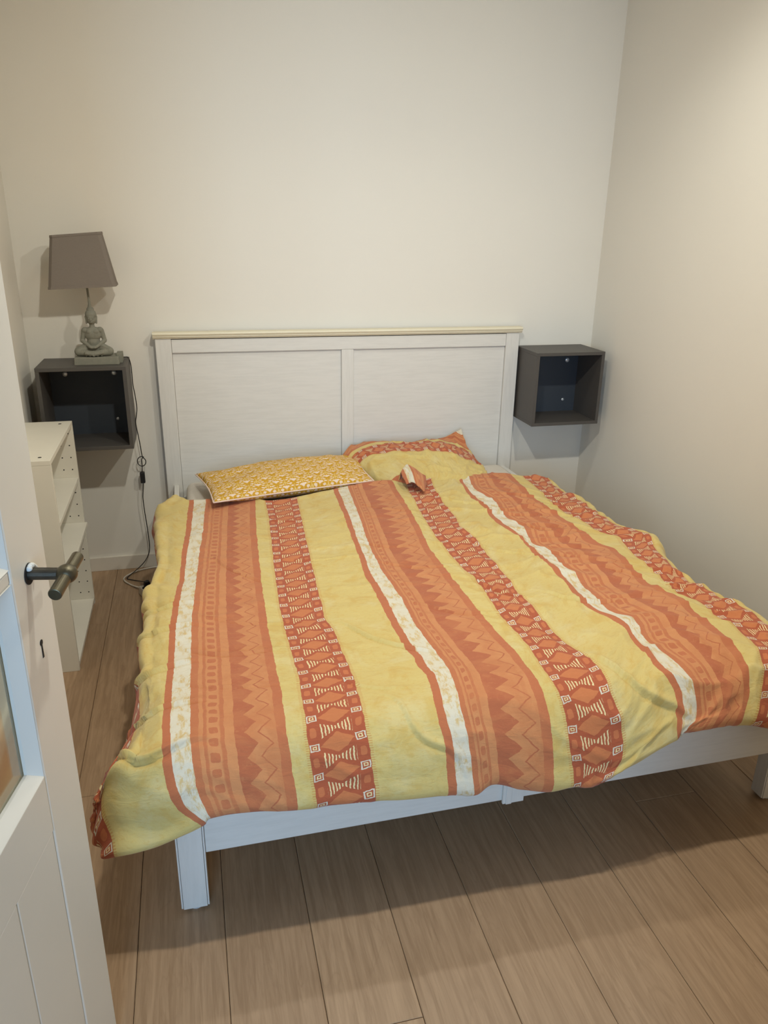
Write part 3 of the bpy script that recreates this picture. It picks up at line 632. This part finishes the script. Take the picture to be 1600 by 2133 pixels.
sp = empty('pillow', (1.0, -.3, .45), 'crumpled orange and yellow striped pillow with a turned-up corner, right on the bed', 'pillow', 'pillows on the bed')
T = np.concatenate([T[:, :1]+np.array([[[-.030, -.012, -.050]]]), T], 1)
rb = np.array([0, .12, .3, .55, .8, .9, 1.0]); ca = np.array([-.07, 0, .18, .38, .60, .82, 1.0])
nu2, nv2 = 120, 100
aq = np.linspace(-.07, 1, nu2); bq = np.linspace(0, 1, nv2)
S = hermite(rb, T, bq); S = hermite(ca, np.swapaxes(S, 0, 1), aq)      # a x b x 3
A2, B2 = np.meshgrid(aq, bq, indexing='ij')
wv_ = np.clip(ridge(A2*7+B2*3, B2*7-A2*2, 61), 0, 1)**2*.010+(fbm(A2*6, B2*6, 66)-.5)*.016+np.clip(ridge(A2*14, B2*11, 68), 0, 1)**2*.004
tuckm = np.clip(1-(B2-.8)/.2, .25, 1)
S[..., 2] += wv_*tuckm
ub = np.interp(bq, rb, [.30, .455, .70, .93, .98, .99, 1.0])[None, :]-.10*(A2-.35)
ub = ub-np.clip((A2-.88)/.1, 0, 1)*np.clip((.12-B2)/.10, 0, 1)*.20
vg = A2*.62
S_o = grid_mesh('pillow_case', S, np.broadcast_to(ub, A2.shape).copy(), vg, M['print'], sp)
sm = S_o.modifiers.new('thickness', 'SOLIDIFY'); sm.thickness = .003; sm.offset = -1
# pillow body under the case
t2, b2_, base2, _, _ = pillow_net((.742, -.105, .520), (1.235, -.10, .53), (1.255, -.40, .478), (.835, -.45, .475), .045, .030, 40, 30)
bm = bmesh.new()
for Gd, flip in ((t2, False), (b2_, True)):
    vs = [[bm.verts.new(Gd[i, j]) for j in range(Gd.shape[1])] for i in range(Gd.shape[0])]
    for i in range(Gd.shape[0]-1):
        for j in range(Gd.shape[1]-1): bm.faces.new([vs[i][j], vs[i+1][j], vs[i+1][j+1], vs[i][j+1]])
bmesh.ops.remove_doubles(bm, verts=bm.verts[:], dist=1e-5)
tag(build('pillow_inner', bm, M['sheet'], sp, smooth=True), 'white pillow inside the open end of the case')
# turned-up front corner of the case
Fl = np.array([[(.845, -.485, .525), (.850, -.50, .560), (.848, -.545, .552), (.852, -.590, .535)],
 [(.885, -.455, .530), (.888, -.450, .578), (.888, -.520, .573), (.880, -.610, .550)],
 [(.925, -.460, .530), (.918, -.480, .570), (.912, -.560, .566), (.900, -.655, .532)],
 [(.965, -.470, .520), (.958, -.520, .548), (.945, -.570, .540), (.915, -.660, .520)]])
fa, fb = np.linspace(0, 1, 40), np.linspace(0, 1, 40); xs4 = np.array([0, .33, .66, 1.0])
Fg = hermite(xs4, Fl, fa); Fg = np.swapaxes(hermite(xs4, np.swapaxes(Fg, 0, 1), fb), 0, 1)
FA, FB = np.meshgrid(fa, fb, indexing='ij')
Fg[..., 2] += (fbm(FA*4, FB*4, 81)-.5)*.008+np.clip(ridge(FA*3, FB*3, 83), 0, 1)**2*.004
fo = grid_mesh('case_corner', Fg, .0+FA*.30, FB*.12+.02, M['print'], sp)
sm = fo.modifiers.new('thickness', 'SOLIDIFY'); sm.thickness = .003; sm.offset = -1
adopt(sp)

# ---------------------------------------------------------------- wall cabinets
def cabinet(x0, ztop, label, screws):
    r = empty('wall_cabinet', (x0+.175, -.125, ztop-.35), label, 'cabinet', 'dark grey cube cabinets beside the bed')
    t = .0155; D_ = .25; z0 = ztop-.35; x1 = x0+.35
    boxo('top_panel', M['dark'], r, x0, x1, -D_, -.001, ztop-t, ztop, .0012)
    boxo('bottom_panel', M['dark'], r, x0, x1, -D_, -.001, z0, z0+t, .0012)
    boxo('side_panel', M['dark'], r, x0, x0+t, -D_, -.001, z0+t, ztop-t, .0008)
    boxo('side_panel', M['dark'], r, x1-t, x1, -D_, -.001, z0+t, ztop-t, .0008)
    boxo('back_panel', M['dark_shaded'], r, x0+t, x1-t, -.018, -.010, z0+t, ztop-t, 0)
    for x, z, big in screws:
        bm = bmesh.new(); q = .0115 if big else .007
        cyl(bm, (x, -.018, z), (x, -.021, z), q, n=24); ball(bm, (x, -.021, z), (q*.95, .0045 if big else .002, q*.95), 20)
        build('mounting_screw', bm, M['steel'], r, smooth=True)
    adopt(r); return r
cabinet(-.6124, 1.0091, 'dark grey open cube cabinet on the wall left of the bed, under the table lamp', [(-.534, .944, 1), (-.332, .944, 1), (-.336, .739, 0)])
cabinet(1.5659, 1.0213, 'dark grey open cube cabinet on the wall right of the headboard, empty', [(1.840, .947, 1), (1.835, .746, 0), (1.707, .666, 0)])

# ---------------------------------------------------------------- table lamp with a seated figure
LX, LY, LZ = -.388, -.135, 1.0091
lamp = empty('table_lamp', (LX, LY, LZ), 'table lamp with taupe square shade on a grey seated buddha statue base', 'lamp')
bm = bmesh.new(); hexa(bm, [(-.466, -.200, LZ), (-.290, -.200, LZ), (-.286, -.075, LZ), (-.462, -.075, LZ), (-.464, -.198, LZ+.030), (-.292, -.198, LZ+.030), (-.288, -.077, LZ+.030), (-.460, -.077, LZ+.030)])
build('plinth', bm, M['stone'], lamp, bevel=.002)
bx_ = boxo('plinth_block', M['stone'], lamp, -.302, -.279, -.16, -.095, LZ, LZ+.040, .0015)
bm = bmesh.new()
def cap_(a, b, r0, r1):
    a = Vector(a); b = Vector(b)
    for i in range(9):
        t = i/8; ball(bm, a.lerp(b, t), r0+(r1-r0)*t, 12)
Z = LZ+.030
O_ = lambda x, y, z: (LX+x, LY+y, Z+z)
ball(bm, O_(0, .006, .026), (.040, .030, .026), 20)
for s in (-1, 1):
    cap_(O_(s*.022, .002, .034), O_(s*.060, -.020, .0195), .0215, .0180)        # thighs
    cap_(O_(s*.060, -.022, .017), O_(-s*.004, -.044, .0125), .0155, .0095)     # shins crossing
    cap_(O_(-s*.004, -.046, .011), O_(-s*.030, -.045, .015), .0085, .007)      # feet
    ball(bm, O_(s*.0285, .004, .103), (.0150, .0140, .0130), 14)                # shoulders
    cap_(O_(s*.034, .005, .101), O_(s*.0435, .004, .062), .0112, .0092)        # upper arms
    cap_(O_(s*.0430, .001, .060), O_(s*.014, -.030, .040), .0092, .0068)       # forearms
    cap_(O_(s*.014, -.032, .039), O_(-s*.008, -.036, .036), .0058, .0045)      # hands in the lap
    cap_(O_(s*.0212, .001, .158), O_(s*.0195, -.001, .132), .0042, .0036)      # long ears
    ball(bm, O_(s*.0078, -.0185, .1525), (.0046, .003, .0022), 10)              # eyelids
    cap_(O_(s*.003, -.0205, .1575), O_(s*.0125, -.0165, .1585), .0016, .0012)  # brows
ball(bm, O_(0, .004, .052), (.0270, .0215, .032), 18); ball(bm, O_(0, .003, .086), (.0335, .0220, .030), 18); ball(bm, O_(0, .004, .104), (.0300, .0180, .0135), 18)
ball(bm, O_(.012, -.010, .097), (.013, .0085, .010), 12); ball(bm, O_(-.012, -.010, .097), (.013, .0085, .010), 12)
cap_(O_(0, .003, .108), O_(0, .001, .132), .0120, .0098)
ball(bm, O_(0, .000, .148), (.0185, .0205, .0235), 20); ball(bm, O_(0, .003, .166), (.0230, .0235, .0215), 20)
ball(bm, O_(0, .003, .186), (.0150, .0150, .0120), 16); cap_(O_(0, .003, .192), O_(0, .003, .212), .0095, .0045)
cap_(O_(0, -.0205, .1535), O_(0, -.0228, .1445), .0020, .0032)               # nose
ball(bm, O_(0, -.0195, .1375), (.0058, .003, .0016), 10); ball(bm, O_(0, -.0190, .1350), (.0045, .0028, .0014), 10)
for i in range(5):                                                           # cloth folds over the shins
    x = -.03+.015*i; cap_(O_(x, -.052+abs(x)*.35, .004), O_(x*.4, -.040, .024), .0030, .0018)
for i, s_f in ((0, -1), (1, -1), (0, 1), (1, 1)):
    cap_(O_(s_f*.026, -.020, .046-.004*i), O_(s_f*.062, -.034, .030-.006*i), .0022, .0018) if i < 2 else None
me = bpy.data.meshes.new('seated_figure'); bm.to_mesh(me); bm.free()
fig = link('seated_figure', me, M['stone'], lamp)
rm = fig.modifiers.new('remesh', 'REMESH'); rm.mode = 'VOXEL'; rm.voxel_size = .0016; rm.use_smooth_shade = True
sm = fig.modifiers.new('smooth', 'SMOOTH'); sm.factor = .5; sm.iterations = 3
bm = bmesh.new(); cyl(bm, O_(0, .003, .205), O_(-.003, .003, .30), .0048, .0042, 16); cyl(bm, O_(-.003, .003, .29), O_(-.004, .003, .335), .014, .014, 20)
build('lamp_stem', bm, M['stone'], lamp, smooth=False)
# shade: hollow truncated pyramid with folded hems, leaning a little to the left
def ringp(cx, cy, z, wx, wy, dz=0.0):
    c = .012; P_ = []
    for sx, sy in ((-1, -1), (1, -1), (1, 1), (-1, 1)):
        order = ((sx*(wx-c), sy*wy), (sx*wx, sy*(wy-c)))
        if sx*sy > 0: order = order[::-1]
        for x, y in order: P_.append((cx+x, cy+y, z+dz*(x/wx)))
    return P_
bot_ = dict(cx=-.401, cy=-.135, z=1.315, wx=.128, wy=.066, dz=.006); top_ = dict(cx=-.407, cy=-.135, z=1.518, wx=.095, wy=.044, dz=.008)
def lerp_ring(t, shrink=0.0): return ringp(bot_['cx']*(1-t)+top_['cx']*t, -.135, bot_['z']*(1-t)+top_['z']*t, bot_['wx']*(1-t)+top_['wx']*t-shrink, bot_['wy']*(1-t)+top_['wy']*t-shrink, bot_['dz']*(1-t)+top_['dz']*t)
bm = bmesh.new(); rings = [lerp_ring(0), lerp_ring(1), lerp_ring(1, .0015), lerp_ring(0, .0015)]
RR = [[bm.verts.new(p) for p in r] for r in rings]
for a, b in ((0, 1), (1, 2), (2, 3), (3, 0)):
    for i in range(8): bm.faces.new([RR[a][i], RR[a][(i+1) % 8], RR[b][(i+1) % 8], RR[b][i]])
sh_o = build('lamp_shade', bm, M['shade'], lamp)
for t0, t1, nm in ((-.004, .045, 'shade_hem'), (.962, 1.004, 'shade_hem')):
    bm = bmesh.new(); rings = [lerp_ring(t0, -.0012), lerp_ring(t1, -.0012), lerp_ring(t1, .0004), lerp_ring(t0, .0004)]
    RR = [[bm.verts.new(p) for p in r] for r in rings]
    for a, b in ((0, 1), (1, 2), (2, 3), (3, 0)):
        for i in range(8): bm.faces.new([RR[a][i], RR[a][(i+1) % 8], RR[b][(i+1) % 8], RR[b][i]])
    h = build(nm, bm, M['shade'], sh_o)
# shade carrier (spider)
bm = bmesh.new()
for a, b in (((-.50, -.135, 1.51), (-.31, -.135, 1.52)), ((-.407, -.178, 1.514), (-.407, -.092, 1.514))): cyl(bm, a, b, .0012, n=8)
cyl(bm, (-.393, -.132, 1.36), (-.407, -.135, 1.515), .0025, n=10); build('shade_carrier', bm, M['steel'], lamp)
# cord with a loose knot and an inline switch
loop_c = (-.2515, -.045, .540); 
pts = [(-.288, -.080, 1.020), (-.276, -.055, 1.0165), (-.2645, -.045, 1.012), (-.2575, -.040, .985), (-.256, -.040, .940), (-.2565, -.040, .896), (-.2515, -.040, .840), (-.2495, -.040, .788), (-.2545, -.040, .755), (-.2605, -.040, .720), (-.2555, -.040, .665), (-.2505, -.040, .611), (-.2485, -.038, .575), (-.2465, -.036, .560)]
for i in range(0, 13):
    a = math.radians(60-i*30); pts.append((loop_c[0]+.0185*math.cos(a), loop_c[1]-.004+i*.0012, loop_c[2]+.0215*math.sin(a)))
pts += [(-.2510, -.034, .548), (-.2515, -.038, .520), (-.2540, -.040, .490)]
p2 = [(-.2545, -.040, .435), (-.2580, -.040, .400), (-.2620, -.040, .357), (-.2600, -.040, .290), (-.2560, -.040, .220), (-.2540, -.040, .163), (-.2545, -.040, .110), (-.2640, -.042, .075), (-.2850, -.055, .045), (-.3200, -.085, .022), (-.3500, -.115, .010), (-.3620, -.137, .0055), (-.3460, -.150, .0045), (-.3100, -.175, .006), (-.2820, -.215, .018), (-.2640, -.262, .045), (-.2620, -.300, .056)]
bm = bmesh.new(); tube(bm, catmull(pts, 6), .0021, 8); tube(bm, catmull(p2, 6), .0021, 8)
cord = tag(build('power_cord', bm, M['black_rubber'], lamp, smooth=True), 'thin black cord with a loose loop')
bm = bmesh.new(); box(bm, -.2645, -.2435, -.052, -.030, .438, .490); build('inline_switch', bm, M['black_rubber'], cord, bevel=.003)
bm = bmesh.new(); box(bm, -.2650, -.2600, -.0545, -.0515, .455, .473); 
bm.free()
bm = bmesh.new(); hexa(bm, [(-.272, -.325, .040), (-.245, -.312, .040), (-.252, -.290, .040), (-.279, -.303, .040), (-.270, -.322, .062), (-.249, -.310, .062), (-.255, -.292, .062), (-.276, -.304, .062)])
build('plug', bm, M['black_rubber'], cord, bevel=.003)
adopt(lamp)

# power strip on the floor with its own white cord
ps = empty('power_strip', (-.262, -.345, 0), 'white power strip on the floor beside the bed, lamp plug in it', 'power strip')
bm = bmesh.new(); c, s_ = math.cos(math.radians(-68)), math.sin(math.radians(-68))
def rot(x, y): return (-.240+x*c-y*s_, -.385+x*s_+y*c)
L_, W_ = .105, .026
pp = [rot(-L_, -W_), rot(L_, -W_), rot(L_, W_), rot(-L_, W_)]
hexa(bm, [(*p, .001) for p in pp]+[(*p, .038) for p in [rot(-L_+.004, -W_+.004), rot(L_-.004, -W_+.004), rot(L_-.004, W_-.004), rot(-L_+.004, W_-.004)]])
build('strip_body', bm, M['white_plastic'], ps, bevel=.004)
for q in (-.065, -.02, .03):
    x, y = rot(q, 0); bm = bmesh.new(); cyl(bm, (x, y, .0375), (x, y, .0388), .018, n=24); build('socket', bm, M['hole'], ps)
wc = [(*rot(-L_+.004, 0), .016), (-.300, -.262, .012), (-.335, -.215, .005), (-.368, -.165, .0045), (-.374, -.125, .0045), (-.350, -.085, .0045), (-.310, -.052, .0045), (-.262, -.034, .0045), (-.215, -.027, .0045), (-.16, -.024, .0045)]
bm = bmesh.new(); tube(bm, catmull(wc, 8), .0036, 10); build('strip_cord', bm, M['white_plastic'], ps, smooth=True)
adopt(ps)

# ---------------------------------------------------------------- shallow white bookcase
bc = empty('bookcase', (-.577, -.63, 0), 'low narrow white bookcase with peg holes standing between the door and bed', 'bookcase')
X0, X1, Y0, Y1, H_ = -.657, -.4816, -.911, -.343, .8127
boxo('side_panel', M['shelf'], bc, X0, X1, Y0, Y0+.016, 0, H_-.0165, .0008)
boxo('side_panel', M['shelf'], bc, X0, X1, Y1-.016, Y1, 0, H_-.0165, .0008)
boxo('top_panel', M['shelf'], bc, X0, X1, Y0, Y1, H_-.016, H_, .0008)
boxo('back_panel', M['shelf'], bc, X0, X0+.004, Y0+.0165, Y1-.0165, .03, H_-.017, 0)
for z, dx in ((.580, 0), (.382, .012), (.027, 0)):
    boxo('shelf_board', M['shelf'], bc, X0+.0045+dx, X1-.001+dx, Y0+.0170, Y1-.0170, z-.016, z, .0008)
boxo('plinth_board', M['shelf'], bc, X0+.02, X1-.02, Y0+.0170, Y1-.0170, 0, .0105, .0008)
# far panel: two columns of peg holes 5 cm apart (and the same on the near panel's inner face)
bm = bmesh.new()
for z in [.765, .715, .665, .614, .514, .463, .412, .311, .261, .211, .160, .110, .059]:
    for x in (-.501, -.534, -.62):
        for yy, d in ((Y1-.016, -1), (Y0+.016, 1)):
            cyl(bm, (x, yy, z), (x, yy+d*.0004, z), .0027, n=14)
build('peg_holes', bm, M['hole'], bc)['kind'] = 'stuff'
for y in (-.389, -.865):
    bm = bmesh.new(); cyl(bm, (-.521, y, H_), (-.521, y, H_+.0006), .0062, n=20); build('screw_cap', bm, M['hole'], bc)
adopt(bc)

# ---------------------------------------------------------------- the open door
dv_ = Vector((.20610576, .97852972, 0)); nv__ = Vector((.97852972, -.20610576, 0)); hb = Vector((-.25366, -2.44873, 0))
door = empty('door_1', hb-dv_*.74, kind='structure')
TH = .040
def dp_(s, n, z): return hb+dv_*s+nv__*n+Vector((0, 0, z))
def dbox(name, mat, s0, s1, n0, n1, z0, z1, parent=None, bevel=.0015):
    bm = bmesh.new()
    hexa(bm, [dp_(s0, n0, z0), dp_(s0, n1, z0), dp_(s1, n1, z0), dp_(s1, n0, z0), dp_(s0, n0, z1), dp_(s0, n1, z1), dp_(s1, n1, z1), dp_(s1, n0, z1)])
    return build(name, bm, mat, parent or door, bevel=bevel)
S0, S1 = -.74, .067; G0, G1 = -.617, -.056
dbox('stile', M['door'], G1, S1, -TH, 0, .012, 2.04, bevel=.004)
dbox('stile', M['door'], S0, G0, -TH, 0, .012, 2.04, bevel=.004)
dbox('bottom_rail', M['door'], G0, G1, -TH, -.0003, .012, .13)
dbox('middle_rail', M['door'], G0, G1, -TH, -.0003, .655, .761)
dbox('top_rail', M['door'], G0, G1, -TH, -.0003, 1.93, 2.04)
nb = 4; wb = (G1-G0)/nb
for i in range(nb): dbox('panel_board', M['door'], G0+i*wb+.0006, G0+(i+1)*wb-.0006, -TH+.003, -.0012, .13, .655, bevel=.0028)
MZ = [.761, 1.100, 1.520, 1.93]
for z in MZ[1:-1]: dbox('muntin', M['door'], G0, G1, -TH+.004, -.002, z-.011, z+.011, bevel=.004)
def bead(z0, z1):
    """sloping glazing bead round one pane, as four mitred pieces"""
    w, dn = .014, .020
    o = [(G0, z0), (G1, z0), (G1, z1), (G0, z1)]; i = [(G0+w, z0+w), (G1-w, z0+w), (G1-w, z1-w), (G0+w, z1-w)]
    for k in range(4):
        j = (k+1) % 4; bm = bmesh.new()
        a0, a1, b0, b1 = o[k], o[j], i[k], i[j]
        lo = [dp_(a0[0], -dn-.004, a0[1]), dp_(a1[0], -dn-.004, a1[1]), dp_(b1[0], -dn-.004, b1[1]), dp_(b0[0], -dn-.004, b0[1])]
        hi = [dp_(a0[0], -.001, a0[1]), dp_(a1[0], -.001, a1[1]), dp_(b1[0], -dn+.001, b1[1]), dp_(b0[0], -dn+.001, b0[1])]
        hexa(bm, lo+hi); build('glazing_bead', bm, M['door'], door)
for a, b in zip(MZ, MZ[1:]):
    z0 = a if a == .761 else a+.011; z1 = b-.011 if b != 1.93 else b
    bead(z0, z1); dbox('pane', M['glass'], G0+.004, G1-.004, -.028, -.0245, z0+.003, z1-.003, bevel=0)
# lever-less bar handle
hz = 1.080
hr = empty('door_handle', dp_(0, 0, hz)); hr.parent = door
bm = bmesh.new(); cyl(bm, dp_(0, .0, hz), dp_(0, .050, hz), .0095, .0090, 24); build('spindle', bm, M['iron'], hr, smooth=False, bevel=.0008)
bm = bmesh.new(); ball(bm, dp_(0, .055, hz), (.0155, .0155, .0145), 28); o_ = build('hub', bm, M['bronze'], hr, smooth=True)
bm = bmesh.new(); cyl(bm, dp_(-.052, .055, hz-.009), dp_(.050, .055, hz+.006), .0098, .0092, 28); o_ = build('grip_bar', bm, M['bronze'], hr, bevel=.0015)
bm = bmesh.new(); cyl(bm, dp_(0, .0002, hz), dp_(0, .0012, hz), .0165, n=24); build('spindle_hole', bm, M['hole'], hr)
bm = bmesh.new(); random.seed(4)
for i in range(9):
    a = -.6+i*.33; ball(bm, dp_(.0115*math.sin(a)+.002, .0035, hz+.0115*math.cos(a)), (.0045+.002*random.random(), .0035, .0045), 8)
build('plaster_filler', bm, M['plaster'], hr, smooth=True)
# keyhole
bm = bmesh.new(); kz = .962; cyl(bm, dp_(.004, .0001, kz), dp_(.004, .0006, kz), .0050, n=20)
hexa(bm, [dp_(.0018, .0001, kz-.026), dp_(.0018, .0006, kz-.026), dp_(.0068, .0006, kz-.026), dp_(.0068, .0001, kz-.026), dp_(.0022, .0001, kz), dp_(.0022, .0006, kz), dp_(.0060, .0006, kz), dp_(.0060, .0001, kz)])
build('keyhole', bm, M['hole'], door)
adopt(door)
adopt(hr)
